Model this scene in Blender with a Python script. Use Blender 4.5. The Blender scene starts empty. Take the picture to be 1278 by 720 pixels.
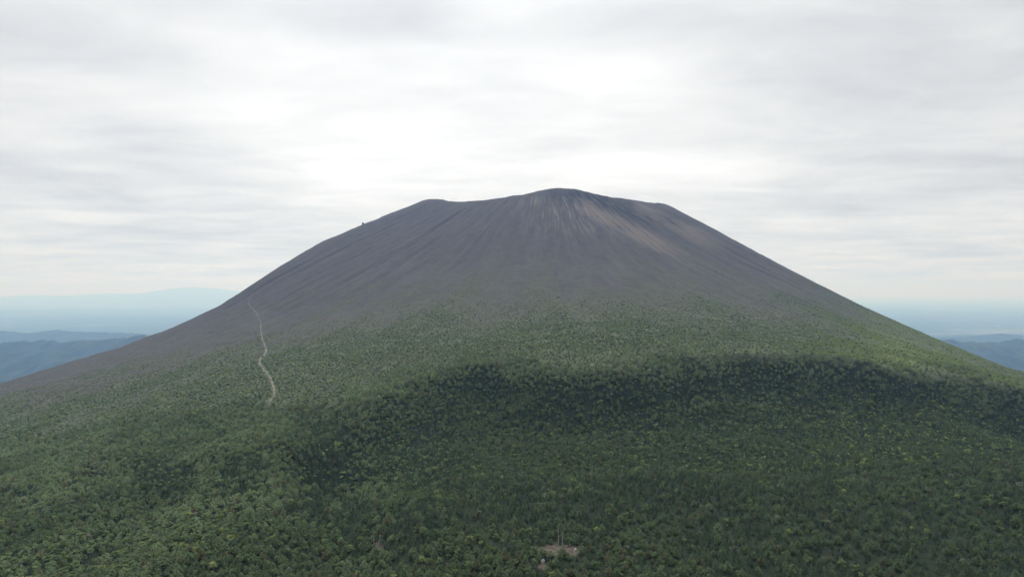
import bpy, math, random
import numpy as np
from mathutils import Vector
from mathutils.bvhtree import BVHTree

SC = bpy.context.scene
COL = SC.collection
RNG = np.random.default_rng(7)
random.seed(7)

# ------------------------------------------------------------------ noise
def _hash(ix, iy, seed):
    h = (ix.astype(np.int64) * 374761393 + iy.astype(np.int64) * 668265263 + seed * 974634777) & 0xFFFFFFFF
    h = ((h ^ (h >> 13)) * 1274126177) & 0xFFFFFFFF
    h = ((h ^ (h >> 16)) * 2246822519) & 0xFFFFFFFF
    return ((h ^ (h >> 15)) & 0xFFFFFF) / float(0xFFFFFF)

def vnoise(x, y, seed=0):
    x = np.asarray(x, float); y = np.asarray(y, float)
    ix = np.floor(x); iy = np.floor(y)
    fx = x - ix; fy = y - iy
    fx = fx * fx * fx * (fx * (fx * 6 - 15) + 10); fy = fy * fy * fy * (fy * (fy * 6 - 15) + 10)
    a = _hash(ix, iy, seed); b = _hash(ix + 1, iy, seed)
    c = _hash(ix, iy + 1, seed); d = _hash(ix + 1, iy + 1, seed)
    return (a + (b - a) * fx) * (1 - fy) + (c + (d - c) * fx) * fy

def fbm(x, y, seed=0, oct=4, gain=0.5):
    s = 0.0; a = 1.0; t = 0.0
    c, sn = math.cos(0.6), math.sin(0.6)
    for k in range(oct):
        s = s + a * (vnoise(x, y, seed + k * 17) - 0.5); t += a; a *= gain
        x, y = (c * x - sn * y) * 2.03 + 3.1, (sn * x + c * y) * 2.03 + 7.7
    return s / t * 2.0            # about -1..1

def sstep(a, b, x):
    t = np.clip((np.asarray(x, float) - a) / (b - a), 0, 1)
    return t * t * (3 - 2 * t)

def pchip(xk, yk, x):
    xk = np.asarray(xk, float); yk = np.asarray(yk, float)
    h = np.diff(xk); dl = np.diff(yk) / h
    m = np.zeros_like(yk)
    for i in range(1, len(xk) - 1):
        if dl[i - 1] * dl[i] > 0:
            w1 = 2 * h[i] + h[i - 1]; w2 = h[i] + 2 * h[i - 1]
            m[i] = (w1 + w2) / (w1 / dl[i - 1] + w2 / dl[i])
    m[0] = dl[0]; m[-1] = dl[-1]
    x = np.clip(x, xk[0], xk[-1]); i = np.clip(np.searchsorted(xk, x) - 1, 0, len(xk) - 2)
    t = (x - xk[i]) / h[i]
    return ((2*t**3 - 3*t**2 + 1) * yk[i] + (t**3 - 2*t**2 + t) * h[i] * m[i]
            + (-2*t**3 + 3*t**2) * yk[i + 1] + (t**3 - t**2) * h[i] * m[i + 1])

# ------------------------------------------------------------------ the volcano's surface (metres; the viewpoint hovers at the origin)
PLAIN = -1200.0
CX, CY, A, B = 115., 2500., 422., 280.
DK = [0, 100, 220, 350, 500, 700, 950, 1250, 1600, 2000, 3000, 6500, 9000]
FL = [0.0, 45.2, 96.3, 155.8, 248.9, 386.8, 501.4, 604.0, 729.2, 870.3, 1150., 1560., 1700.]
FR = [0.0, 57.5, 126.3, 199.9, 284.6, 397.0, 524.2, 672.7, 836.7, 1016.8, 1320., 1580., 1700.]
DF = [0, 470, 920, 1270, 1460, 1680, 1820, 2220, 3000, 6500, 9000]
FF = [0, 263, 381, 432, 466.6, 479, 490, 513, 583, 1160., 1700.]
XK = [-330, -260, -160, -60, 60, 160, 240, 320, 390, 450, 500, 560]
ZR = [334.5, 321.5, 300.9, 303.9, 320.6, 337.8, 326.1, 311.5, 309.5, 305.7, 308.7, 331.6]
FPX, HOR = 852., 364.

def polar(x, y):
    dx = x - CX; dy = y - CY
    r = np.hypot(dx, dy) + 1e-6
    rho = np.sqrt((dx / A) ** 2 + (dy / B) ** 2) + 1e-9
    d = np.maximum(0, r * (1 - 1 / rho)); d = np.sqrt(d * d + 22. ** 2) - 22.
    return dx, dy, r, rho, d

CREST = np.array([(-262, 545), (-232, 640), (-205, 740), (-172, 830), (-122, 880), (-62, 905), (0, 908), (52, 858), (105, 838), (150, 858), (215, 900), (300, 930), (430, 940), (560, 945), (690, 940), (820, 930), (980, 910), (1200, 880)], float)

def crest_dist(x, y):
    """signed distance from the ridge's crest line (positive on the volcano's side) and how far along it"""
    x = np.asarray(x, float); y = np.asarray(y, float)
    best = np.full(x.shape, 1e9); sign = np.ones(x.shape); along = np.zeros(x.shape); acc = 0.0
    for a, b in zip(CREST[:-1], CREST[1:]):
        t = b - a; L = float(np.hypot(*t)); t = t / L
        px = x - a[0]; py = y - a[1]
        k = np.clip(px * t[0] + py * t[1], 0, L)
        d = np.hypot(px - k * t[0], py - k * t[1])
        sg = np.sign(t[0] * py - t[1] * px)
        m = d < best
        best = np.where(m, d, best); sign = np.where(m, sg, sign); along = np.where(m, acc + k, along)
        acc += L
    return best * sign, along, acc

def height(x, y, detail=True):
    x = np.asarray(x, float); y = np.asarray(y, float)
    dx, dy, r, rho, d = polar(x, y)
    c = -dy / r; s = dx / r
    wf = np.where(c > 0, c * c, 0); wb = np.where(c < 0, c * c, 0)
    wl = np.where(s < 0, s * s, 0); wr = np.where(s > 0, s * s, 0)
    fl = pchip(DK, FL, d); fr = pchip(DK, FR, d)
    z = pchip(XK, ZR, np.clip(dx / np.maximum(rho, 1) + CX, -330, 560)) - (wf * pchip(DF, FF, d) + wl * fl + wr * fr + wb * .5 * (fl + fr))
    # shallow crater inside the rim
    z = z - 45 * sstep(0.9, 0.35, rho)
    # the bench: a lip at the head of the wood, steep on its near side
    u, al, tot = crest_dist(x, y)
    u = u + 30 * fbm(x / 62, y / 80, 5, 3)
    wl_ = sstep(0, 160, al) * sstep(tot, tot - 250, al) * (1 + .35 * fbm(x / 110, y / 300, 6, 2))
    back = 130. + 200. * sstep(-170, -30, x)
    z = z + wl_ * (17 * sstep(-55, 0, u) * sstep(back, 0, u) - 31 * sstep(5, -85, u) * sstep(-430, -140, u))
    # gully running down to the left of the bench
    gx = np.interp(y, [350, 480, 620, 760, 900], [-75, -120, -165, -205, -240])
    z = z - 19 * np.exp(-((x - gx) / 38) ** 2) * sstep(330, 450, y) * sstep(900, 720, y)
    gx = np.interp(y, [350, 480, 620, 760], [-240, -272, -310, -360])
    z = z - 14 * np.exp(-((x - gx) / 34) ** 2) * sstep(400, 470, y) * sstep(690, 560, y)
    if detail:
        low = sstep(250, 1150, d)
        z = z + low * (6.5 * fbm(x / 150, y / 190, 11, 3) + 3.2 * fbm(x / 52, y / 60, 21, 3))
        ph = np.arctan2(dx / A, -dy / B)
        g1 = fbm(ph * 34 + 0.5 * fbm(x / 160, y / 160, 41, 2), d / 420., 31, 3)
        g2 = fbm(ph * 70 + 0.6 * fbm(x / 120, y / 120, 43, 2), d / 300., 33, 2)
        amp = sstep(0, 130, d) * sstep(1150, 500, d)
        z = z + amp * (4.2 * g1 + 2.6 * g2) + 2.8 * sstep(160, 0, d) * fbm(x / 30, y / 30, 53, 4) + 1.3 * fbm(x / 24, y / 24, 57, 3) * sstep(2500, 1800, d) + 0.5 * fbm(x / 9, y / 9, 51, 2) * sstep(2500, 1500, d)
        # small ravines at the head of the summit slope
        hd = sstep(-5, 40, d) * sstep(300, 120, d) * np.exp(-((x - 250) / 200) ** 2) * (y < CY)
        z = z - hd * 11 * np.abs(fbm(ph * 60, d / 500., 61, 2))
    z = z + 30 * fbm(x / 1500, y / 1500, 71, 3) * sstep(2300, 4500, d)
    return z

def project(x, y, z):
    """where a point falls in the 1278 x 720 photograph"""
    yy = np.maximum(y, 1.0)
    return 639 + FPX * x / yy, HOR - FPX * z / yy

def ground_hit(px, py, zoff=0.0):
    k = (px - 639) / FPX; e = (HOR - py) / FPX
    ys = np.arange(250, 3000, 1.0)
    dz = height(k * ys, ys) + zoff - e * ys
    i = np.argmax(dz > 0)
    y = ys[i]
    return float(k * y), float(y), float(height(k * y, y))

# ------------------------------------------------------------------ where things grow, as bands up the slope
L1X = [-200, 0, 100, 200, 330, 450, 600, 700, 800, 900, 1000, 1100, 1278, 1450]
L1Y = [520, 503, 487, 463, 425, 395, 372, 368, 365, 375, 385, 396, 450, 490]
L2X = [-200, 0, 150, 300, 420, 500, 600, 700, 800, 900, 1000, 1100, 1200, 1278, 1450]
L2Y = [580, 556, 533, 510, 498, 470, 445, 456, 456, 448, 444, 448, 462, 482, 516]

def blob(px, py, cx, cy, rx, ry):
    return np.exp(-(((px - cx) / rx) ** 2 + ((py - cy) / ry) ** 2))

def zones(x, y, z):
    """plant cover from 0 (cinder) to 1, wood from 0 to 1, share of dark conifers (raised to paint shade below the lip), bareness"""
    px, py = project(x, y, z)
    n1 = fbm(x / 130, y / 130, 101, 4); n2 = fbm(x / 45, y / 60, 103, 3)
    l1 = np.interp(px, L1X, L1Y); l2 = np.interp(px, L2X, L2Y)
    dx, dy, rr, rho, d = polar(x, y)
    fing = fbm(np.arctan2(dx / A, -dy / B) * 30, d / 700., 107, 4)
    cover = sstep(-62, 58, py - l1 + 16 * n1 + 9 * n2 + 34 * fing)
    wood = sstep(-8, 14, py - l2 + 15 * n1 + 8 * n2 + 10 * fing)
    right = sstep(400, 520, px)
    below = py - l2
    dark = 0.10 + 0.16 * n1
    dark = np.maximum(dark, right * (0.52 * sstep(24, 40, below + 9 * n2) * sstep(84, 50, below + 18 * n1)))  # extra dark conifers paint the shade of the steep face under the lip
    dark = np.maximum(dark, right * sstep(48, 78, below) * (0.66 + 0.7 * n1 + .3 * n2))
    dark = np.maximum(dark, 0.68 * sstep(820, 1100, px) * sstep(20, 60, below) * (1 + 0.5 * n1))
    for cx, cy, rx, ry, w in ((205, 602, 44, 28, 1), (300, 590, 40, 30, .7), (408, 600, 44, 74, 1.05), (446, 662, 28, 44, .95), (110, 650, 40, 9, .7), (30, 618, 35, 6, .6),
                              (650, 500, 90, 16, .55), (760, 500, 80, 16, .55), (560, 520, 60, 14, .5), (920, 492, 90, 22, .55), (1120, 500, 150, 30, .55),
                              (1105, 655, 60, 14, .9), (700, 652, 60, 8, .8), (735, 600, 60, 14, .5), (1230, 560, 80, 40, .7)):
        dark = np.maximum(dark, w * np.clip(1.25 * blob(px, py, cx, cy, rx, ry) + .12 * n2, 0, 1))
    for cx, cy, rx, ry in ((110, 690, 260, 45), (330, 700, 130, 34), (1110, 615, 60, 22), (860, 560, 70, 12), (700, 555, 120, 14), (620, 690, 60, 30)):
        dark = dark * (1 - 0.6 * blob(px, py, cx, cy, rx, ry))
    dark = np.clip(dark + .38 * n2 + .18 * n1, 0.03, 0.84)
    bare = np.maximum.reduce([1.05 * blob(px, py, 702, 687, 36, 9) + .45 * n2, .52 * blob(px, py, 524, 491, 30, 4) + .5 * n2, 1.1 * blob(px, py, 471, 682, 10, 9) + .2 * n2, .95 * blob(px, py, 677, 705, 8, 6) + .2 * n2,
                              .45 * blob(px, py, 1112, 443, 26, 4) + .3 * n2])
    return cover, wood, dark, np.clip(bare, 0, 1), px, py, n1, n2

# ------------------------------------------------------------------ materials
def new_mat(name):
    m = bpy.data.materials.new(name); m.use_nodes = True
    nt = m.node_tree
    for n in list(nt.nodes): nt.nodes.remove(n)
    out = nt.nodes.new('ShaderNodeOutputMaterial')
    return m, nt, out

def N(nt, typ, **kw):
    n = nt.nodes.new(typ)
    ins = kw.pop('ins', {})
    for k, v in kw.items(): setattr(n, k, v)
    for k, v in ins.items():
        if hasattr(v, 'is_output') or isinstance(v, bpy.types.NodeSocket): nt.links.new(v, n.inputs[k])
        else: n.inputs[k].default_value = v
    return n

def mixc(nt, fac, a, b, mode='MIX'):
    n = nt.nodes.new('ShaderNodeMix'); n.data_type = 'RGBA'; n.blend_type = mode
    for i, v in ((0, fac), (6, a), (7, b)):
        if isinstance(v, bpy.types.NodeSocket): nt.links.new(v, n.inputs[i])
        else: n.inputs[i].default_value = (*v, 1) if i and len(v) == 3 else v
    return n.outputs[2]

def ma(nt, op, a, b=0.0, c=0.0, clamp=False):
    n = nt.nodes.new('ShaderNodeMath'); n.operation = op; n.use_clamp = clamp
    for i, v in enumerate((a, b, c)):
        if isinstance(v, bpy.types.NodeSocket): nt.links.new(v, n.inputs[i])
        else: n.inputs[i].default_value = v
    return n.outputs[0]

def ramp(nt, fac, a, b, ca=(0, 0, 0), cb=(1, 1, 1)):
    n = nt.nodes.new('ShaderNodeMapRange'); n.interpolation_type = 'SMOOTHSTEP'
    nt.links.new(fac, n.inputs[0]); n.inputs[1].default_value = a; n.inputs[2].default_value = b
    return n.outputs[0]

def principled(nt, out, color, rough=0.9, normal=None, spec=0.2):
    p = nt.nodes.new('ShaderNodeBsdfPrincipled')
    if isinstance(color, bpy.types.NodeSocket): nt.links.new(color, p.inputs['Base Color'])
    else: p.inputs['Base Color'].default_value = (*color, 1)
    p.inputs['Roughness'].default_value = rough
    p.inputs['Specular IOR Level'].default_value = spec
    if normal is not None: nt.links.new(normal, p.inputs['Normal'])
    nt.links.new(p.outputs[0], out.inputs[0])
    return p

def mountain_material():
    m, nt, out = new_mat('cinder_and_undergrowth')
    geo = N(nt, 'ShaderNodeNewGeometry')
    flow = N(nt, 'ShaderNodeAttribute', attribute_name='flow').outputs['Vector']
    mask = N(nt, 'ShaderNodeAttribute', attribute_name='mask')
    sep = N(nt, 'ShaderNodeSeparateColor', ins={'Color': mask.outputs['Color']})
    cover, rust, slate = sep.outputs[0], sep.outputs[1], sep.outputs[2]
    mask2 = N(nt, 'ShaderNodeAttribute', attribute_name='maskb')
    sep2 = N(nt, 'ShaderNodeSeparateColor', ins={'Color': mask2.outputs['Color']})
    pale, bare, meadow = sep2.outputs[0], sep2.outputs[1], sep2.outputs[2]
    wood = N(nt, 'ShaderNodeAttribute', attribute_name='wood').outputs['Fac']
    def fl(sx, sy, scale, detail=4, off=0):
        mp = N(nt, 'ShaderNodeMapping', ins={'Vector': flow, 'Scale': (sx, sy, 1), 'Location': (off, off * .7, 0)})
        return N(nt, 'ShaderNodeTexNoise', ins={'Vector': mp.outputs[0], 'Scale': scale, 'Detail': detail, 'Roughness': .6}).outputs[0]
    def ps(scale, detail=4, off=0.0):
        mp = N(nt, 'ShaderNodeMapping', ins={'Vector': geo.outputs['Position'], 'Location': (off, off, off)})
        return N(nt, 'ShaderNodeTexNoise', ins={'Vector': mp.outputs[0], 'Scale': scale, 'Detail': detail, 'Roughness': .62}).outputs[0]
    streak = fl(26, 2.2, 1.0, 5)
    fine = fl(120, 7, 1.0, 3, 4)
    broad = ps(.006, 5)
    grit = ps(.28, 4, 31)
    cinder = mixc(nt, ramp(nt, streak, .34, .66), (.043, .041, .045), (.064, .061, .066))
    cinder = mixc(nt, ma(nt, 'MULTIPLY', ramp(nt, fine, .5, .70), .5), cinder, (.033, .029, .034))
    cinder = mixc(nt, ma(nt, 'MULTIPLY', ramp(nt, fl(70, 4, 1, 4, 19), .56, .70), .55), cinder, (.028, .024, .029))
    cinder = mixc(nt, ma(nt, 'MULTIPLY', ramp(nt, fl(90, 3, 1, 3, 9), .62, .75), .35), cinder, (.094, .083, .080))
    cinder = mixc(nt, ma(nt, 'MULTIPLY', ramp(nt, broad, .4, .7), .35), cinder, (.061, .053, .051))
    cinder = mixc(nt, ma(nt, 'MULTIPLY', ramp(nt, grit, .3, .75), .5), cinder, (.038, .035, .040))
    cinder = mixc(nt, ma(nt, 'MULTIPLY', ramp(nt, ps(.05, 5, 61), .45, .7), .45), cinder, (.074, .066, .070))
    # rusty scree and dark slate-coloured rock of the summit slope
    cinder = mixc(nt, ma(nt, 'MULTIPLY', rust, ramp(nt, fl(48, 2.8, 1, 5, 23), .28, .56)), cinder, (.118, .099, .088))
    cinder = mixc(nt, ma(nt, 'MULTIPLY', slate, ramp(nt, fl(70, 5, 1, 5, 33), .36, .56)), cinder, (.014, .015, .021))
    cinder = mixc(nt, ma(nt, 'MULTIPLY', ma(nt, 'MULTIPLY', pale, ramp(nt, fl(22, 3.5, 1, 4, 53), .30, .54)), ramp(nt, fl(110, 2.2, 1, 5, 43), .50, .64)), cinder, (.145, .124, .110))
    # thin plants creeping over the cinder
    tuft = ps(.16, 4, 7)
    moss = mixc(nt, ramp(nt, ps(.05, 4, 3), .35, .7), (.050, .064, .035), (.078, .098, .050))
    lo = mixc(nt, meadow, moss, (.108, .150, .052))
    lo = mixc(nt, wood, lo, (.015, .022, .014))  # dark forest floor, deepened to paint the shade between the crowns
    plantf = ma(nt, 'MAXIMUM', wood, ma(nt, 'MULTIPLY', cover, ma(nt, 'ADD', .40, ma(nt, 'MULTIPLY', ramp(nt, tuft, .34, .58), .6)), clamp=True), clamp=True)
    colr = mixc(nt, plantf, cinder, lo)
    soil = mixc(nt, ramp(nt, ps(.4, 4, 17), .35, .65), (.052, .046, .038), (.098, .085, .073))
    colr = mixc(nt, ramp(nt, ma(nt, 'ADD', bare, ma(nt, 'MULTIPLY', ma(nt, 'SUBTRACT', grit, .5), 1.3)), .25, .85), colr, soil)
    bsum = ma(nt, 'ADD', ma(nt, 'MULTIPLY', streak, 2.2), ma(nt, 'MULTIPLY', grit, 1.4))
    bump = N(nt, 'ShaderNodeBump', ins={'Height': bsum, 'Strength': .55, 'Distance': 2.0})
    principled(nt, out, colr, .95, bump.outputs[0], .1)
    return m

def leaf_material(name, hue_var=.5):
    m, nt, out = new_mat(name)
    tint = N(nt, 'ShaderNodeAttribute', attribute_type='INSTANCER', attribute_name='tint').outputs['Color']
    geo = N(nt, 'ShaderNodeNewGeometry')
    nz = N(nt, 'ShaderNodeTexNoise', ins={'Vector': geo.outputs['Position'], 'Scale': .9, 'Detail': 2.0}).outputs[0]
    shade = mixc(nt, 1.0, tint, mixc(nt, ramp(nt, nz, .3, .7), (.68, .70, .72), (1.30, 1.28, 1.15)), 'MULTIPLY')
    shade = mixc(nt, ma(nt, 'MULTIPLY', geo.outputs['Random Per Island'], .35), shade, mixc(nt, 1.0, tint, (1.35, 1.38, 1.2), 'MULTIPLY'))
    d = N(nt, 'ShaderNodeBsdfDiffuse', ins={'Color': shade})
    t = N(nt, 'ShaderNodeBsdfTranslucent', ins={'Color': shade})
    mx = N(nt, 'ShaderNodeMixShader', ins={0: .16, 1: d.outputs[0], 2: t.outputs[0]})
    nt.links.new(mx.outputs[0], out.inputs[0])
    return m

def simple_noise_mat(name, a, b, scale, rough=.9, bump=0.0):
    m, nt, out = new_mat(name)
    geo = N(nt, 'ShaderNodeNewGeometry')
    nz = N(nt, 'ShaderNodeTexNoise', ins={'Vector': geo.outputs['Position'], 'Scale': scale, 'Detail': 5.0, 'Roughness': .6}).outputs[0]
    nrm = N(nt, 'ShaderNodeBump', ins={'Height': nz, 'Strength': bump, 'Distance': .3}).outputs[0] if bump else None
    principled(nt, out, mixc(nt, ramp(nt, nz, .32, .68), a, b), rough, nrm, .15)
    return m

def hills_material():
    m, nt, out = new_mat('wooded_hills')
    geo = N(nt, 'ShaderNodeNewGeometry')
    nz = N(nt, 'ShaderNodeTexNoise', ins={'Vector': geo.outputs['Position'], 'Scale': .004, 'Detail': 6.0}).outputs[0]
    c = mixc(nt, ramp(nt, nz, .35, .65), (.014, .022, .018), (.030, .040, .028))
    principled(nt, out, c, .95, None, .1)
    return m

def plain_material():
    m, nt, out = new_mat('farmland_plain')
    geo = N(nt, 'ShaderNodeNewGeometry')
    nz = N(nt, 'ShaderNodeTexNoise', ins={'Vector': geo.outputs['Position'], 'Scale': .00045, 'Detail': 7.0, 'Roughness': .65}).outputs[0]
    vo = N(nt, 'ShaderNodeTexVoronoi', ins={'Vector': geo.outputs['Position'], 'Scale': .0035})
    vsep = N(nt, 'ShaderNodeSeparateColor', ins={'Color': vo.outputs['Color']})
    fields = mixc(nt, vsep.outputs[0], (.045, .070, .035), (.09, .105, .065))
    town = mixc(nt, ramp(nt, vsep.outputs[1], .55, .8), fields, (.17, .17, .16))
    c = mixc(nt, ramp(nt, nz, .48, .60), (.030, .050, .028), town)
    principled(nt, out, c, .95, None, .1)
    return m

def trail_material():
    m, nt, out = new_mat('trodden_gravel')
    geo = N(nt, 'ShaderNodeNewGeometry')
    nz = N(nt, 'ShaderNodeTexNoise', ins={'Vector': geo.outputs['Position'], 'Scale': .12, 'Detail': 5.0}).outputs[0]
    principled(nt, out, mixc(nt, ramp(nt, nz, .35, .68), (.085, .079, .072), (.195, .182, .165)), .95, None, .1)
    return m

M_MOUNT = mountain_material()
M_LEAF = leaf_material('foliage')
M_BARK = simple_noise_mat('bark', (.045, .035, .028), (.10, .085, .07), 3.0)
M_BIRCH = simple_noise_mat('pale_bark', (.16, .15, .14), (.38, .37, .34), 3.0)
M_DEAD = simple_noise_mat('weathered_wood', (.13, .115, .10), (.26, .235, .20), 2.0)
M_ROCK = simple_noise_mat('lava_rock', (.035, .032, .034), (.10, .09, .088), .8, .9, .6)
M_PALEROCK = simple_noise_mat('pale_lava_rock', (.16, .15, .15), (.34, .32, .31), 1.2, .9, .5)
M_HILL = hills_material()
M_PLAIN = plain_material()
M_TRAIL = trail_material()

# ------------------------------------------------------------------ mesh helpers
def mesh_np(name, v, f, mats, smooth=True, mi=None):
    me = bpy.data.meshes.new(name)
    v = np.asarray(v, np.float32); f = np.asarray(f, np.int32)
    n = f.shape[1]
    me.vertices.add(len(v)); me.vertices.foreach_set('co', v.ravel())
    me.loops.add(f.size); me.loops.foreach_set('vertex_index', f.ravel())
    me.polygons.add(len(f)); me.polygons.foreach_set('loop_start', np.arange(0, f.size, n, dtype=np.int32))
    if mi is not None: me.polygons.foreach_set('material_index', np.asarray(mi, np.int32))
    me.polygons.foreach_set('use_smooth', np.full(len(f), smooth, bool))
    for m in (mats if isinstance(mats, (list, tuple)) else [mats]): me.materials.append(m)
    me.update(calc_edges=True); me.validate()
    return me

def grid_faces(nr, nc, wrap=False):
    i = np.arange(nr - 1)[:, None]; j = np.arange(nc if wrap else nc - 1)[None, :]
    j2 = (j + 1) % nc
    return np.stack([i * nc + j, i * nc + j2, (i + 1) * nc + j2, (i + 1) * nc + j], -1).reshape(-1, 4)

def link(name, data, parent=None, **props):
    o = bpy.data.objects.new(name, data); COL.objects.link(o)
    if parent is not None: o.parent = parent
    for k, v in props.items(): o[k] = v
    return o

def structure(name, me, label, cat):
    return link(name, me, kind='structure', label=label, category=cat)

# ------------------------------------------------------------------ mountain
def build_mountain():
    oy = -150.0
    dense = np.radians(np.linspace(-44, 44, 860))
    rest = np.radians(np.linspace(44, 316, 150)[1:-1])
    az = np.concatenate([dense, rest])
    rad = np.concatenate([np.geomspace(40, 480, 40)[:-1], np.linspace(480, 1200, 300)[:-1], np.linspace(1200, 2500, 330)[:-1], np.linspace(2500, 3300, 90)[:-1], np.geomspace(3300, 9000, 50)])
    R, T = np.meshgrid(rad, az, indexing='ij')
    X = R * np.sin(T); Y = oy + R * np.cos(T)
    Z = height(X, Y)
    v = np.stack([X, Y, Z], -1).reshape(-1, 3)
    f = grid_faces(len(rad), len(az), True)
    me = mesh_np('mountain', v, f, M_MOUNT)
    x, y, z = v.T
    dx, dy, r, rho, d = polar(x, y)
    cover, wood, dark, bare, px, py, n1, n2 = zones(x, y, z)
    front = (y < CY + 120)
    ph = np.arctan2(dx / A, -dy / B)
    wob = 0.012 * fbm(x / 110, y / 110, 201, 3)
    flow = np.stack([ph + wob, d / 260., np.zeros_like(d)], -1).astype(np.float32)
    a = me.attributes.new('flow', 'FLOAT_VECTOR', 'POINT'); a.data.foreach_set('vector', flow.ravel())
    s1 = fbm(ph * 26, d / 260., 211, 4); s2 = fbm(ph * 60, d / 200., 213, 3)
    # rusty scree fan on the right of the summit slope
    fan = sstep(715, 740, px) * .85 * sstep(880, 800, px) * sstep(15, 5, np.abs(py - (254 + .50 * (px - 720))) + 8 * s1)
    fan = np.maximum(fan, .75 * sstep(785, 800, px) * sstep(915, 860, px) * sstep(14, 4, np.abs(py - (254 + .46 * (px - 785))) + 7 * s2))
    rust = np.where(front, fan, 0)
    slate = np.where(front, np.maximum(1.4 * blob(px - .0, py - .42 * (px - 765), 765, 258, 52, 9) * (1 + .6 * s1), 1.0 * blob(px, py, 718, 245, 30, 9)), 0)
    slate = np.maximum(slate, np.where(front, .8 * blob(px, py, 820, 275, 40, 10) * (1 + s2), 0))
    pale = np.where(front, np.clip(1.25 * blob(px, py, 700, 262, 50, 24), 0, 1) * sstep(242, 250, py + 4 * s1), 0)
    pale = np.maximum(pale, np.where(front, .7 * blob(px, py, 745, 275, 40, 22), 0))
    meadow = np.clip(sstep(1040, 1130, px) * sstep(470, 440, py) * cover + .25 * cover * blob(px, py, 800, 470, 200, 14), 0, 1)
    far = sstep(1900, 2600, d)
    cover = np.where(front, np.maximum(cover, far), np.maximum(sstep(500, 1100, d), far))
    mask = np.stack([cover, rust, slate, np.ones_like(d)], -1).astype(np.float32)
    a = me.attributes.new('mask', 'FLOAT_COLOR', 'POINT'); a.data.foreach_set('color', np.clip(mask, 0, 1).ravel())
    mask = np.stack([pale, bare, meadow, np.ones_like(d)], -1).astype(np.float32)
    a = me.attributes.new('maskb', 'FLOAT_COLOR', 'POINT'); a.data.foreach_set('color', np.clip(mask, 0, 1).ravel())
    a = me.attributes.new('wood', 'FLOAT', 'POINT'); a.data.foreach_set('value', wood.astype(np.float32))
    o = structure('mountain', me, 'broad dark cinder volcano cone rising out of the green wood', 'mountain')
    bvh = BVHTree.FromPolygons([Vector(p) for p in v[:len(rad) * len(az)].tolist()], f.tolist())
    return o, bvh

mountain, BVH = build_mountain()

def drop(x, y):
    h = BVH.ray_cast(Vector((x, y, 2000)), Vector((0, 0, -1)))
    return h[0].z if h[0] is not None else float(height(x, y))

# ------------------------------------------------------------------ plain and far hills
def build_plain():
    az = np.radians(np.linspace(0, 360, 181)[:-1])
    rad = np.concatenate([[0.1], np.geomspace(2500, 230000, 90)])
    R, T = np.meshgrid(rad, az, indexing='ij')
    X = R * np.sin(T); Y = R * np.cos(T)
    Z = PLAIN + 14 * fbm(X / 2500, Y / 2500, 301, 3)
    me = mesh_np('plain', np.stack([X, Y, Z], -1).reshape(-1, 3), grid_faces(len(rad), len(az), True), M_PLAIN)
    structure('plain', me, 'pale blue lowland of fields far below reaching the hazy horizon', 'plain')
build_plain()

def ridge(name, label, dist, crest, depth_front, depth_back, seed, rough, nx=260, ny=70, ext=0.10, cat='hills'):
    """a wooded ridge standing `dist` metres away; crest: (column, row) of its skyline in the photograph"""
    cx = np.array([c[0] for c in crest], float); cy = np.array([c[1] for c in crest], float)
    k = np.linspace((cx[0] - 639) / FPX - ext, (cx[-1] - 639) / FPX + ext, nx)
    zc = (HOR - np.interp(k * FPX + 639, cx, cy)) / FPX * dist
    t = np.linspace(-1, 1, ny)
    K, T = np.meshgrid(k, t, indexing='ij')
    W = np.where(T < 0, depth_front, depth_back)
    X = K * dist
    Y = dist + T * W + 0.10 * dist * fbm(X / (dist * .16), T * 0, seed, 3) * 0.5
    Zc = np.repeat(zc[:, None], ny, 1)
    endf = sstep(0, .12, (np.arange(nx) / (nx - 1)))[:, None] * sstep(1, .88, (np.arange(nx) / (nx - 1)))[:, None]
    prof = (1 - np.abs(T)) ** 1.15
    h = (Zc - PLAIN) * (0.12 + .88 * endf)
    spur = np.abs(fbm(X / (dist * .03), Y / (dist * .05), seed + 5, 4))
    Z = PLAIN - 15 + (h + 15) * prof * (1 - rough * 1.0 * spur * (1 - prof) * 2.2) + h * .09 * rough * fbm(X / (dist * .008), Y / (dist * .01), seed + 9, 3) * np.sqrt(prof)
    v = np.stack([X, Y, Z], -1).reshape(-1, 3)
    me = mesh_np(name, v, grid_faces(nx, ny), M_HILL)
    return structure(name, me, label, cat)

ridge('hills', 'dark blue wooded hills at the left foot of the volcano', 9000, [(-60, 432), (0, 428), (40, 426), (60, 428), (100, 426), (140, 424), (160, 421), (175, 418), (190, 420), (215, 428)], 3000, 2500, 401, .8)
ridge('hills', 'paler blue low hills behind the dark hills left of the volcano', 14500, [(-60, 413), (0, 413), (30, 416), (65, 411), (80, 414), (130, 416), (170, 415), (230, 417)], 3000, 3000, 431, .6)
ridge('hills', 'faint low hills in the haze below the far range', 40000, [(-60, 393), (0, 390), (25, 387), (60, 390), (110, 391), (170, 389), (240, 391)], 5000, 6000, 461, .5)
ridge('mountain_range', 'very faint pale mountain range on the hazy horizon left of the volcano', 80000, [(-60, 370), (0, 371), (40, 368), (90, 369), (130, 366), (180, 366), (210, 361), (235, 358), (262, 359), (290, 361), (330, 366)], 20000, 20000, 491, .5, cat='mountains')
ridge('hills', 'dark blue wooded hills at the right foot of the volcano', 9500, [(1120, 428), (1168, 423), (1185, 422), (1200, 425), (1230, 427), (1250, 426), (1265, 423), (1278, 425), (1330, 421)], 3000, 2500, 521, .8)
ridge('hills', 'paler low hills behind the dark hills right of the volcano', 15500, [(1150, 421), (1200, 419), (1225, 417), (1240, 415), (1262, 417), (1278, 419), (1340, 418)], 2500, 3000, 551, .6)

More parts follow.
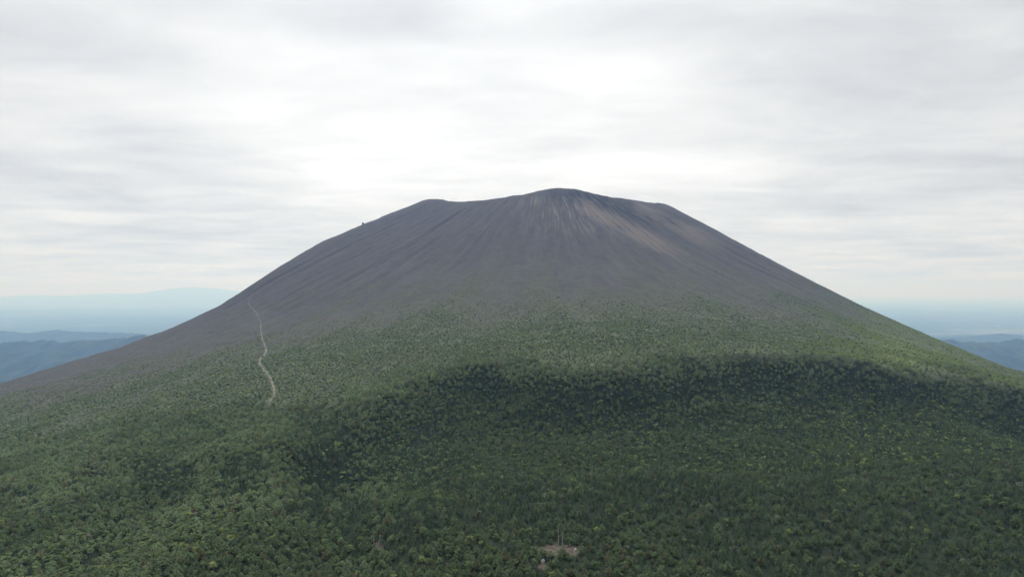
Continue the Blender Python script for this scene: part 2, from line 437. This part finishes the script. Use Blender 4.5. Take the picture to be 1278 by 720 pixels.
# ------------------------------------------------------------------ trails
def trail(label, pts, w0, w1, seed):
    P = np.array([ground_hit(a, b)[:2] for a, b in pts])
    seg = np.concatenate([[0], np.cumsum(np.hypot(*np.diff(P, axis=0).T))])
    s = np.arange(0, seg[-1], 1.6)
    x = pchip(seg, P[:, 0], s); y = pchip(seg, P[:, 1], s)
    x = x + 1.6 * fbm(s / 22, s * 0, seed, 3); 
    tx = np.gradient(x); ty = np.gradient(y); l = np.hypot(tx, ty) + 1e-9
    nx, ny = -ty / l, tx / l
    w = np.interp(s, [0, seg[-1]], [w0, w1]) * (1 + .55 * fbm(s / 11, s * 0 + 3, seed + 3, 3))
    w = w * np.minimum(1, np.minimum(s * .4, seg[-1] - s) / 40 + .2)
    off = np.linspace(-.5, .5, 5)
    vs = []
    for i in range(len(s)):
        for o in off:
            a, b = x[i] + nx[i] * w[i] * o, y[i] + ny[i] * w[i] * o
            vs.append((a, b, drop(a, b) + .22 - .3 * abs(o)))
    structure('path', mesh_np('path', vs, grid_faces(len(s), 5), M_TRAIL), label, 'path')
    return np.stack([x, y], -1)

TRAIL = trail('pale gravel track winding up the left flank of the volcano',
              [(336, 506), (338, 499), (343, 491), (342, 482), (338, 474), (332, 464), (325, 456), (324, 452), (330, 443), (332, 436), (328, 424), (326, 415), (325, 402), (320, 391), (314, 384), (311, 376), (316, 366)], 2.0, 1.6, 601)

# ------------------------------------------------------------------ plants: prototypes
def leaf_quads(C, Nrm, S, rng, asp=0.75):
    """one bent leaf clump (two triangles folded along the middle) at each centre"""
    n = len(C)
    up = rng.normal(size=(n, 3))
    u = np.cross(Nrm, up); u /= np.linalg.norm(u, axis=1)[:, None] + 1e-9
    w = np.cross(Nrm, u); w /= np.linalg.norm(w, axis=1)[:, None] + 1e-9
    S = S[:, None]
    a = C - u * S; b = C - w * S * asp - Nrm * S * .25; c = C + u * S; d = C + w * S * asp - Nrm * S * .25
    v = np.stack([a, b, c, d], 1).reshape(-1, 3)
    i = np.arange(n)[:, None] * 4
    return v, np.concatenate([i, i + 1, i + 2, i + 3], 1)

def unit(v): return v / (np.linalg.norm(v, axis=1)[:, None] + 1e-9)

def crown_points(kind, seed):
    rng = np.random.default_rng(seed)
    C = []; Nn = []; S = []
    if kind == 'larch':            # irregular tiers of flat sprays, open and rounded on top
        h = rng.uniform(5.0, 6.6); R = rng.uniform(2.4, 3.1); base = .20 * h
        nt = 8
        for k in range(nt):
            t = k / (nt - 1)
            zc = base + (h - base) * t
            rr = R * (1 - t ** 2.3) ** .6 * rng.uniform(.75, 1.12) + .35
            nb = max(3, int(7 * (1 - t) + 3))
            a0 = rng.uniform(0, 6.28)
            for b in range(nb):
                a = a0 + 6.283 * b / nb + rng.normal() * .25
                L = rr * rng.uniform(.65, 1.15)
                m = max(2, int(L * 2.6))
                for q in range(m):
                    f = (q + .6) / m
                    p = np.array([math.cos(a) * L * f, math.sin(a) * L * f, zc + .35 * f - .5 * f * f + rng.normal() * .12])
                    C.append(p + rng.normal(size=3) * (.16, .16, .08)); Nn.append((math.cos(a) * .35, math.sin(a) * .35, 1.0)); S.append(rng.uniform(.32, .58))
        tr = (h * .95, .14)
    elif kind == 'fir':            # narrow pointed cone of drooping whorls
        h = rng.uniform(4.4, 6.2); R = rng.uniform(1.9, 2.5); base = .1 * h
        nt = 12
        for k in range(nt):
            t = k / (nt - 1)
            zc = base + (h - base) * t
            rr = R * (1 - t) ** .85 * rng.uniform(.85, 1.1) + .12
            nb = max(3, int(7 * (1 - t) + 3)); a0 = rng.uniform(0, 6.28)
            for b in range(nb):
                a = a0 + 6.283 * b / nb + rng.normal() * .2
                m = max(1, int(rr * 2.2))
                for q in range(m):
                    f = (q + .7) / m
                    L = rr * rng.uniform(.8, 1.1)
                    C.append(np.array([math.cos(a) * L * f, math.sin(a) * L * f, zc - .55 * f * rr * .6]) + rng.normal(size=3) * .08)
                    Nn.append((math.cos(a) * .8, math.sin(a) * .8, .8)); S.append(rng.uniform(.26, .46))
        tr = (h * .97, .15)
    elif kind == 'birch':          # several uneven leafy heads round a forked stem
        h = rng.uniform(4.6, 6.2); R = rng.uniform(2.4, 3.2)
        nl = 9
        for k in range(nl):
            a = rng.uniform(0, 6.28); e = rng.uniform(0, 1) ** .6 * R * .72
            zc = h * rng.uniform(.5, .86) * (1 - .22 * (e / R) ** 2)
            c = np.array([math.cos(a) * e, math.sin(a) * e, zc]); rl = rng.uniform(.75, 1.35)
            q = 42
            dirs = unit(rng.normal(size=(q, 3)) + (0, 0, .35))
            for dd in dirs:
                C.append(c + dd * rl * np.array((1, 1, .62)) * rng.uniform(.6, 1.08)); Nn.append(dd * .7 + np.array((0, 0, .55))); S.append(rng.uniform(.20, .42))
        tr = (h * .72, .13)
    else:                          # low wind-clipped bush
        h = rng.uniform(1.3, 2.1); R = rng.uniform(1.2, 1.75)
        for k in range(5):
            a = rng.uniform(0, 6.28); e = rng.uniform(.1, .7) * R
            c = np.array([math.cos(a) * e, math.sin(a) * e, h * rng.uniform(.35, .6)]); rl = rng.uniform(.45, .8)
            dirs = unit(rng.normal(size=(15, 3)) + (0, 0, .7))
            for dd in dirs:
                C.append(c + dd * rl * np.array((1, 1, .8))); Nn.append(dd * .8 + np.array((0, 0, .5))); S.append(rng.uniform(.20, .38))
        tr = (h * .5, .06)
    C = np.array(C); Nn = unit(np.array(Nn) + rng.normal(size=(len(C), 3)) * .28); S = np.array(S)
    return C, Nn, S, tr, rng

def tube(path, rad, sides=6):
    """tapered tube along a list of points"""
    P = np.array(path, float); n = len(P)
    v = []
    for i in range(n):
        t = P[min(i + 1, n - 1)] - P[max(i - 1, 0)]; t /= np.linalg.norm(t) + 1e-9
        a = np.cross(t, (0.3, 0.9, 0.1)); a /= np.linalg.norm(a); b = np.cross(t, a)
        for s in range(sides):
            q = 6.283185 * s / sides
            v.append(P[i] + (a * math.cos(q) + b * math.sin(q)) * rad[i])
    f = grid_faces(n, sides, True)
    return np.array(v), f

def stack(parts):
    V = []; F = []; o = 0
    for v, f in parts:
        V.append(v); F.append(f + o); o += len(v)
    return np.concatenate(V), np.concatenate(F)

def trunk_mesh(kind, tr, rng):
    H, r0 = tr
    n = 7; lean = rng.normal(size=2) * .12
    path = [(lean[0] * (i / (n - 1)) ** 2 * 2, lean[1] * (i / (n - 1)) ** 2 * 2, -.6 + (H + .6) * i / (n - 1)) for i in range(n)]
    rad = [r0 * (1.25 if i == 0 else 1) * (1 - .88 * i / (n - 1)) for i in range(n)]
    parts = [tube(path, rad)]
    for k in range(7 if kind != 'shrub' else 4):
        t = rng.uniform(.3, .85); a = rng.uniform(0, 6.28); L = (1 - t) * H * .33 + .5
        p0 = np.array((lean[0] * t * t * 2, lean[1] * t * t * 2, H * t)); dr = np.array((math.cos(a), math.sin(a), .55 if kind == 'birch' else .15))
        parts.append(tube([p0, p0 + dr * L * .5, p0 + dr * L + np.array((0, 0, .1))], [r0 * .35, r0 * .22, r0 * .06], 4))
    return stack(parts)

PROTO = {}      # kind -> list of (crown mesh, trunk mesh, both in one object never placed by itself, height, radius)
def make_protos(kind, count, bark, seed):
    out = []
    for i in range(count):
        C, Nn, S, tr, rng = crown_points(kind, seed + i)
        cv, cf = leaf_quads(C, Nn, S, rng)
        tv, tf = trunk_mesh(kind, tr, rng)
        cm = mesh_np(kind + '_crown', cv, cf, M_LEAF, False)
        tm = mesh_np(kind + '_trunk', tv, tf, bark, True)
        v, f = stack([(cv, cf), (tv, tf)])
        both = mesh_np(kind + '_whole', v, f, [M_LEAF, bark], False, np.r_[np.zeros(len(cf)), np.ones(len(tf))])
        ob = bpy.data.objects.new(kind + '_source', both)
        out.append((cm, tm, ob, float(cv[:, 2].max()), float(np.percentile(np.hypot(cv[:, 0], cv[:, 1]), 95))))
    PROTO[kind] = out
make_protos('larch', 5, M_BARK, 900)
make_protos('fir', 4, M_BARK, 920)
make_protos('birch', 4, M_BIRCH, 940)
make_protos('shrub', 4, M_BARK, 960)

# ------------------------------------------------------------------ scatter
def scatter(cell, ymin, ymax, kmax, seed):
    rng = np.random.default_rng(seed)
    ny = int((ymax - ymin) / cell)
    xs = []; ys = []
    for j in range(ny):
        y = ymin + j * cell
        hw = kmax * max(y, 300) + 40
        n = int(2 * hw / cell)
        x = -hw + (np.arange(n) + rng.uniform(-.02, 1.02, n)) * cell
        xs.append(x); ys.append(y + rng.uniform(-.5, .5, n) * cell * 1.05)
    return np.concatenate(xs), np.concatenate(ys), rng

def trail_clear(x, y, w):
    keep = np.ones(len(x), bool)
    box = (x > TRAIL[:, 0].min() - 8) & (x < TRAIL[:, 0].max() + 8) & (y > TRAIL[:, 1].min() - 8) & (y < TRAIL[:, 1].max() + 8)
    idx = np.where(box)[0]
    for c in np.array_split(idx, max(1, len(idx) // 2000)):
        if len(c) == 0: continue
        dd = np.min(np.hypot(x[c, None] - TRAIL[None, ::2, 0], y[c, None] - TRAIL[None, ::2, 1]), 1)
        keep[c[dd < w]] = False
    return keep

LARCH_LIGHT = np.array((.138, .182, .106)); LARCH_MID = np.array((.066, .094, .054)); LARCH_DULL = np.array((.100, .104, .066))
FIR_D = np.array((.032, .049, .034)); FIR_M = np.array((.066, .096, .062))
BIRCH_C = np.array((.104, .146, .076)); BIRCH_Y = np.array((.150, .180, .076)); GREY_C = np.array((.120, .124, .104))

# the wood
x, y, rng = scatter(4.1, 300, 1330, .92, 1001)
z = height(x, y)
cover, wood, dark, bare, px, py, n1, n2 = zones(x, y, z)
r = rng.uniform(size=len(x))
stand = fbm(x / 17, y / 17, 111, 2)
keep = (r < wood * np.clip(.98 + 1.1 * (stand + .22), .25, 1)) & (bare < rng.uniform(.3, .8, len(x))) & trail_clear(x, y, 4.0)
x, y, z, dark, px, py, n1, n2 = [a[keep] for a in (x, y, z, dark, px, py, n1, n2)]
n = len(x)
r = rng.uniform(size=n); r2 = rng.uniform(size=n)
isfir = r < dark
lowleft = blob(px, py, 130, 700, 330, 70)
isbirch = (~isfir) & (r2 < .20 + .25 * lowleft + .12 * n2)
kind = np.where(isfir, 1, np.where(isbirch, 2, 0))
depthf = np.interp(y, [400, 900, 1150], [1.0, 1.0, .85])
edge = 0.80 + .20 * sstep(0, 26, py - np.interp(px, L2X, L2Y)) + .22 * sstep(34, 14, py - np.interp(px, L2X, L2Y)) * sstep(2, 10, py - np.interp(px, L2X, L2Y))
scale = (.62 + .56 * rng.uniform(size=n) ** 1.1) * depthf * edge
big = rng.uniform(size=n) < .08
cen = sstep(430, 600, px) * sstep(560, 600, py + 40)
scale = scale * (1 + .28 * n2) * (1 - .10 * cen)
scale = np.where(big & ~isfir, scale * 1.3, scale)
scale = np.where(isfir, scale * 1.02, scale)
rotz = rng.uniform(0, 6.283, n)
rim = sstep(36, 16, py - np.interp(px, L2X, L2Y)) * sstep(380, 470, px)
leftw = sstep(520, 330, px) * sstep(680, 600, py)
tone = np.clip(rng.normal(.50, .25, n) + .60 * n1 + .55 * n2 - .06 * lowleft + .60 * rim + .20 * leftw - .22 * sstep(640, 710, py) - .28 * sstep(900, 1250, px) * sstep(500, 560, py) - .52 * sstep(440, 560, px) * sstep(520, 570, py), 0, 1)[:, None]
tone = np.clip(tone - .32 * sstep(.2, .7, dark)[:, None], 0, 1)  # larch and birch dimmed in the dark zones, shade put into the tint
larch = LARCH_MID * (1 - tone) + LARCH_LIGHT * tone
dull = (rng.uniform(size=n) < .10)[:, None]
larch = np.where(dull, LARCH_DULL * (.7 + .5 * tone), larch)
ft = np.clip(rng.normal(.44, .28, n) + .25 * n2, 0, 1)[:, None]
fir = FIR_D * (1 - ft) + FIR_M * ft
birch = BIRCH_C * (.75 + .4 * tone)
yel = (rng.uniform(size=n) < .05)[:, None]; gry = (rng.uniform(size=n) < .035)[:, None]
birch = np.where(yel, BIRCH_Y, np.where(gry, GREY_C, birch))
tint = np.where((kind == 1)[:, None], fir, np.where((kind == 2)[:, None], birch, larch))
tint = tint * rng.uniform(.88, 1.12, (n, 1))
var = rng.integers(0, 4, n)
KN = ['larch', 'fir', 'birch']

# ------------------------------------------------------------------ the trees that show largest become things of their own
H = np.array([PROTO[KN[k]][v][3] for k, v in zip(kind, var)]) * scale
topx, topy = project(x, y, z + H * .8)
inview = (topx > 6) & (topx < 1272) & (py > 560) & (topy < 714)
size = H * FPX / np.hypot(x, y)
chosen = np.zeros(n, bool)
used = {}
FORM = {0: 'larch', 1: 'conifer', 2: 'broadleaf'}
def tone_word(k, t, isdull, isyel, isgry):
    l = float(t @ np.array((.3, .6, .1)))
    if k == 1: return 'blackish green' if l < .050 else 'dark green'
    if k == 0: return 'dull olive' if isdull else ('pale green' if l > .150 else 'mid green' if l > .115 else 'deep green')
    return 'yellowish green' if isyel else 'greyish' if isgry else ('bright green' if l > .150 else 'leaf green')
def size_word(k, h):
    lo, hi = {0: (4.4, 6.0), 1: (4.2, 5.6), 2: (4.2, 5.6)}[k]
    return 'short' if h < lo else 'tall' if h > hi else 'mid-sized'
LIMIT = {0: 290, 1: 200, 2: 160}
for k in (0, 1, 2):
    cand = np.where(inview & (kind == k))[0]
    cand = cand[np.argsort(-size[cand])]
    got = 0
    for i in cand:
        if got >= LIMIT[k]: break
        px_i = 100 * topx[i] / 1278; py_i = 100 * (720 - topy[i]) / 720
        words = f"{size_word(k, H[i])} {tone_word(k, tint[i], dull[i, 0], yel[i, 0], gry[i, 0])} {['feathery larch', 'pointed conifer', 'leafy broadleaf'][k]}"
        lab = f"{words}, top {px_i:.0f} percent across from left and {py_i:.0f} percent up"
        if lab in used: continue
        used[lab] = i; chosen[i] = True; got += 1
        nm = FORM[k] + '_tree'
        root = link(nm, None, label=lab, category='tree', group={0: 'larches in the near wood', 1: 'dark conifers in the near wood', 2: 'broadleaf trees in the near wood'}[k])
        root.empty_display_size = .5
        root.location = (x[i], y[i], z[i]); root.rotation_euler = (0, 0, rotz[i]); root.scale = (scale[i],) * 3
        cm, tm = PROTO[KN[k]][var[i]][:2]
        link('trunk', tm, root)
        c = link('crown', cm, root); c['tint'] = [float(q) for q in tint[i]]

# ------------------------------------------------------------------ the rest: one mass of wood, one of bushes (instanced in geometry nodes)
def mass(name, label, cat, x, y, z, scale, rotz, tint, index, sources):
    n = len(x)
    me = bpy.data.meshes.new(name)
    me.vertices.add(n); me.vertices.foreach_set('co', np.stack([x, y, z], -1).astype(np.float32).ravel())
    def att(nm, typ, key, arr):
        a = me.attributes.new(nm, typ, 'POINT'); a.data.foreach_set(key, arr)
    att('size', 'FLOAT', 'value', np.asarray(scale, np.float32)); att('turn', 'FLOAT', 'value', np.asarray(rotz, np.float32))
    att('pick', 'INT', 'value', np.asarray(index, np.int32))
    att('tint', 'FLOAT_COLOR', 'color', np.concatenate([tint, np.ones((n, 1))], 1).astype(np.float32).ravel())
    me.update()
    ob = link(name, me, kind='stuff', label=label, category=cat)
    ng = bpy.data.node_groups.new(name, 'GeometryNodeTree')
    ng.interface.new_socket('Geometry', in_out='INPUT', socket_type='NodeSocketGeometry')
    ng.interface.new_socket('Geometry', in_out='OUTPUT', socket_type='NodeSocketGeometry')
    gi = ng.nodes.new('NodeGroupInput'); go = ng.nodes.new('NodeGroupOutput')
    g2i = ng.nodes.new('GeometryNodeGeometryToInstance')
    for s in reversed(sources):
        oi = ng.nodes.new('GeometryNodeObjectInfo'); oi.inputs['Object'].default_value = s
        ng.links.new(oi.outputs['Geometry'], g2i.inputs[0])
    def na(nm, typ):
        a = ng.nodes.new('GeometryNodeInputNamedAttribute'); a.data_type = typ; a.inputs['Name'].default_value = nm
        return a.outputs[0]
    iop = ng.nodes.new('GeometryNodeInstanceOnPoints')
    ng.links.new(gi.outputs[0], iop.inputs['Points']); ng.links.new(g2i.outputs[0], iop.inputs['Instance'])
    iop.inputs['Pick Instance'].default_value = True
    ng.links.new(na('pick', 'INT'), iop.inputs['Instance Index'])
    cx = ng.nodes.new('ShaderNodeCombineXYZ'); ng.links.new(na('turn', 'FLOAT'), cx.inputs[2])
    ng.links.new(cx.outputs[0], iop.inputs['Rotation'])
    ng.links.new(na('size', 'FLOAT'), iop.inputs['Scale'])
    ng.links.new(iop.outputs[0], go.inputs[0])
    md = ob.modifiers.new('scatter', 'NODES'); md.node_group = ng
    return ob

rest = ~chosen
offs = {0: 0, 1: 5, 2: 9}
idx = np.array([offs[k] for k in kind]) + var
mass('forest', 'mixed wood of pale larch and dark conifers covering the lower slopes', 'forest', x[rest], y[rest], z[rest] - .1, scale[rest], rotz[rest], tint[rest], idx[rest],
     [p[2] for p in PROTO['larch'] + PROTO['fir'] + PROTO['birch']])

# bushes between the wood and the bare cinder
x, y, rng = scatter(3.6, 620, 2300, .92, 1101)
z = height(x, y)
cover, wood, dark, bare, px, py, n1, n2 = zones(x, y, z)
r = rng.uniform(size=len(x))
dens = np.clip(.05 * sstep(.0, .08, cover) + .85 * cover ** 1.3, 0, 1) * (1 - .45 * wood) * (.85 + .4 * n2)
keep = (r < dens) & (bare < rng.uniform(.25, .8, len(x))) & (px > -170) & (px < 1450) & trail_clear(x, y, 3.2)
x, y, z, cover, px, py, n1, wood = [a[keep] for a in (x, y, z, cover, px, py, n1, wood)]
n = len(x)
scale = rng.uniform(.55, 1.15, n) * (.60 + .62 * cover + .35 * wood) * np.where(rng.uniform(size=n) < .06, 1.5, 1)
t = np.clip(rng.normal(.5, .3, n) + .3 * n1, 0, 1)[:, None]
g = sstep(960, 1090, px)[:, None] * .9
tint = np.array((.080, .110, .056)) * (1 - t) + np.array((.150, .207, .108)) * t
tint = tint * (1 - g) + np.array((.165, .215, .075)) * g
dk = (rng.uniform(size=n) < .15)[:, None]
tint = np.where(dk, np.array((.030, .044, .030)), tint)
mass('shrubs', 'low green bushes thinning out upward over the bare cinder', 'shrubs', x, y, z - .05, scale, rng.uniform(0, 6.283, n), tint, rng.integers(0, 4, n), [p[2] for p in PROTO['shrub']])

# ------------------------------------------------------------------ rocks and dead trees
def skyline_hit(px_):
    ys = np.arange(1500, 3000, 1.0); k = (px_ - 639) / FPX
    y = ys[np.argmax(height(k * ys, ys) / ys)] - 4
    return float(k * y), float(y), float(height(k * y, y))

def boulder(label, px_, py_, w, h, mat, seed, sink=.25, parts=3):
    import bmesh
    gx, gy, gz = skyline_hit(px_) if py_ is None else ground_hit(px_, py_)
    rng = np.random.default_rng(seed)
    bm = bmesh.new()
    for k in range(1):
        bmesh.ops.create_icosphere(bm, subdivisions=4, radius=1)
    co = np.array([v.co[:] for v in bm.verts])
    s = np.ones(len(co))
    for k in range(16):                                     # chip flat facets off the lump
        d = unit(rng.normal(size=(1, 3)))[0]; lim = rng.uniform(.62, .9)
        q = co @ d
        co = np.where((q > lim)[:, None], co - d * (q - lim)[:, None] * .9, co)
    co = co * (w / 2, w / 2.4, h * .62) + (0, 0, h * .62 - h * sink)
    co += .05 * w * np.stack([fbm(co[:, 0] / w * 5 + 9 * k, co[:, 1] / w * 5 + co[:, 2] / w * 6, seed + k, 3) for k in range(3)], -1)
    for v, c in zip(bm.verts, co): v.co = c
    me = bpy.data.meshes.new('boulder'); bm.to_mesh(me); bm.free(); me.materials.append(mat)
    o = link('boulder', me, label=label, category='boulder'); o.location = (gx, gy, drop(gx, gy)); o.rotation_euler = (0, 0, rng.uniform(0, 6))
    return o

boulder('small dark rock alone on the left skyline ridge', 453, None, 8.0, 8.5, M_ROCK, 1201, .15)
boulder('pale grey boulder at the near edge of the bare reddish clearing', 677, 701, 3.0, 2.2, M_PALEROCK, 1207)
boulder('grey boulder beside the two bleached dead trunks', 718, 686, 2.2, 1.4, M_PALEROCK, 1211)
boulder('pale rock by itself in the middle of the bare grey cinder slope', 655, 335, 7.5, 3.0, M_PALEROCK, 1213)

def dead_tree(label, px_, py_, h, seed, lean):
    rng = np.random.default_rng(seed)
    gx, gy, gz = ground_hit(px_, py_)
    root = link('dead_tree', None, label=label, category='dead tree', group='bleached dead trees in the wood')
    root.location = (gx, gy, drop(gx, gy))
    n = 9
    path = [np.array((lean * (i / (n - 1)) ** 1.4 * h + .08 * rng.normal(), .05 * rng.normal(), -.4 + (h + .4) * i / (n - 1))) for i in range(n)]
    v, f = tube(path, [.30 * (1 - .8 * i / (n - 1)) for i in range(n)], 8)
    link('trunk', mesh_np('dead_trunk', v, f, M_DEAD), root)
    for k in range(6):
        i = rng.integers(4, n - 1); a = rng.uniform(0, 6.28); L = rng.uniform(.7, 1.9)
        p0 = path[i]; d = np.array((math.cos(a), math.sin(a), .35))
        v, f = tube([p0, p0 + d * L * .55, p0 + d * L + np.array((0, 0, .25))], [.09, .06, .02], 5)
        link('limb', mesh_np('dead_limb', v, f, M_DEAD), root)
dead_tree('tall bleached dead trunk, taller of two standing in the bare reddish clearing', 697, 681, 11.5, 1301, .02)
dead_tree('shorter bleached dead trunk beside the taller one in the bare reddish clearing', 702, 680, 9.5, 1303, -.03)
dead_tree('grey dead trunk, taller of two in the small gap among dark conifers', 474, 680, 10.0, 1305, .04)
dead_tree('grey dead trunk, shorter of two in the small gap among dark conifers', 467, 681, 8.0, 1307, -.05)

# ------------------------------------------------------------------ air
def haze():
    m, nt, out = new_mat('haze')
    v = N(nt, 'ShaderNodeVolumePrincipled')
    v.inputs['Color'].default_value = (.31, .56, 1.0, 1)
    v.inputs['Absorption Color'].default_value = (1, 1, 1, 1)
    v.inputs['Density'].default_value = 6.2e-5
    v.inputs['Anisotropy'].default_value = 0.65
    nt.links.new(v.outputs[0], out.inputs['Volume'])
    L = 240000.; zb, zt = PLAIN - 40, 880.
    vs = [(sx * L, sy * L, zz) for zz in (zb, zt) for sx, sy in ((-1, -1), (1, -1), (1, 1), (-1, 1))]
    me = bpy.data.meshes.new('haze')
    me.from_pydata(vs, [], [(3, 2, 1, 0), (4, 5, 6, 7), (0, 1, 5, 4), (1, 2, 6, 5), (2, 3, 7, 6), (3, 0, 4, 7)])
    me.materials.append(m)
    link('haze', me, kind='stuff', label='pale blue haze filling the air over the lowlands', category='haze')
haze()

# ------------------------------------------------------------------ sky and sun
SUN_EL, SUN_AZ = math.radians(52), math.radians(-8)     # azimuth from +Y towards +X
S = Vector((math.sin(SUN_AZ) * math.cos(SUN_EL), math.cos(SUN_AZ) * math.cos(SUN_EL), math.sin(SUN_EL)))
sun = bpy.data.lights.new('sun', 'SUN'); sun.energy = 1.5; sun.angle = math.radians(14); sun.color = (1, .96, .9)
so = bpy.data.objects.new('sun', sun); COL.objects.link(so)
so.rotation_euler = (-S).to_track_quat('-Z', 'Y').to_euler(); so.location = (0, 0, 3000)

def world():
    w = bpy.data.worlds.new('World'); SC.world = w; w.use_nodes = True
    nt = w.node_tree
    for n in list(nt.nodes): nt.nodes.remove(n)
    out = nt.nodes.new('ShaderNodeOutputWorld')
    sky = N(nt, 'ShaderNodeTexSky', sky_type='NISHITA', sun_disc=False, sun_elevation=SUN_EL, sun_rotation=SUN_AZ, altitude=2000.0)
    b1 = N(nt, 'ShaderNodeBackground', ins={'Color': sky.outputs[0], 'Strength': .1})
    tc = N(nt, 'ShaderNodeTexCoord')
    sep = N(nt, 'ShaderNodeSeparateXYZ', ins={0: tc.outputs['Generated']})
    zc = ma(nt, 'ADD', ma(nt, 'MAXIMUM', sep.outputs[2], 0.0), .07)
    u = ma(nt, 'DIVIDE', sep.outputs[0], zc); v = ma(nt, 'DIVIDE', sep.outputs[1], zc)
    pl = N(nt, 'ShaderNodeCombineXYZ', ins={0: u, 1: v, 2: 0.0}).outputs[0]
    def nz(scale, detail, rough, loc, sx=1.0, dist=.4):
        mp = N(nt, 'ShaderNodeMapping', ins={'Vector': pl, 'Location': loc, 'Scale': (sx, 1, 1)})
        return N(nt, 'ShaderNodeTexNoise', ins={'Vector': mp.outputs[0], 'Scale': scale, 'Detail': detail, 'Roughness': rough, 'Distortion': dist}).outputs[0]
    big = nz(.34, 4, .5, (2.3, .4, 0)); med = nz(.9, 6, .55, (7.1, 3.3, 0), .8); fine = nz(2.4, 5, .55, (1.7, 9.2, 0), .6)
    val = ma(nt, 'ADD', ma(nt, 'MULTIPLY', ma(nt, 'SUBTRACT', big, .5), .30), ma(nt, 'MULTIPLY', ma(nt, 'SUBTRACT', med, .5), .46))
    val = ma(nt, 'ADD', val, ma(nt, 'MULTIPLY', ma(nt, 'SUBTRACT', fine, .5), .29))
    # the cloud sheet is thinnest towards one patch of sky, where the veiled sun brightens it
    gx = ma(nt, 'DIVIDE', ma(nt, 'ADD', sep.outputs[0], .05), .42); gz = ma(nt, 'DIVIDE', ma(nt, 'SUBTRACT', sep.outputs[2], .225), .155)
    gd = ma(nt, 'SQRT', ma(nt, 'ADD', ma(nt, 'MULTIPLY', gx, gx), ma(nt, 'MULTIPLY', gz, gz)))
    gd = ma(nt, 'ADD', gd, ma(nt, 'MULTIPLY', ma(nt, 'SUBTRACT', big, .5), 1.6))
    gd = ma(nt, 'ADD', gd, ma(nt, 'MULTIPLY', ma(nt, 'LESS_THAN', sep.outputs[1], 0.0), 9.0))
    glow = ramp(nt, gd, 1.35, .15)
    val = ma(nt, 'ADD', val, ma(nt, 'ADD', .625, ma(nt, 'MULTIPLY', glow, .235)))
    val = ma(nt, 'MINIMUM', ma(nt, 'MAXIMUM', val, .52), .86)
    colr = mixc(nt, ramp(nt, val, .55, .74), (.985, .985, .972), (1.0, .995, .968))
    cl = mixc(nt, 1.0, colr, N(nt, 'ShaderNodeCombineXYZ', ins={0: val, 1: val, 2: val}).outputs[0], 'MULTIPLY')
    zen = ma(nt, 'ADD', 1.0, ma(nt, 'MULTIPLY', ma(nt, 'MAXIMUM', ma(nt, 'SUBTRACT', sep.outputs[2], .36), 0.0), 3.6))
    cl = mixc(nt, 1.0, cl, N(nt, 'ShaderNodeCombineXYZ', ins={0: zen, 1: zen, 2: zen}).outputs[0], 'MULTIPLY')
    b2 = N(nt, 'ShaderNodeBackground', ins={'Color': cl, 'Strength': 1.0})
    mx = N(nt, 'ShaderNodeMixShader', ins={0: .95, 1: b1.outputs[0], 2: b2.outputs[0]})
    nt.links.new(mx.outputs[0], out.inputs[0])
world()

# ------------------------------------------------------------------ camera and render settings
cam = bpy.data.cameras.new('camera'); cam.lens = 24; cam.sensor_width = 36; cam.clip_start = 1; cam.clip_end = 600000
co = bpy.data.objects.new('camera', cam); COL.objects.link(co)
co.rotation_euler = (math.radians(90) + math.atan((HOR - 360) / FPX), 0, 0)
SC.camera = co
vs = SC.view_settings
SC.display_settings.display_device = 'sRGB'
vs.view_transform = 'Standard'; vs.look = 'None'; vs.exposure = 0.3; vs.gamma = 1; vs.use_curve_mapping = False
cy = SC.cycles
cy.use_denoising = True; cy.denoiser = 'OPENIMAGEDENOISE'; cy.denoising_prefilter = 'ACCURATE'
cy.max_bounces = 6; cy.diffuse_bounces = 3; cy.transmission_bounces = 3; cy.volume_bounces = 3; cy.transparent_max_bounces = 8
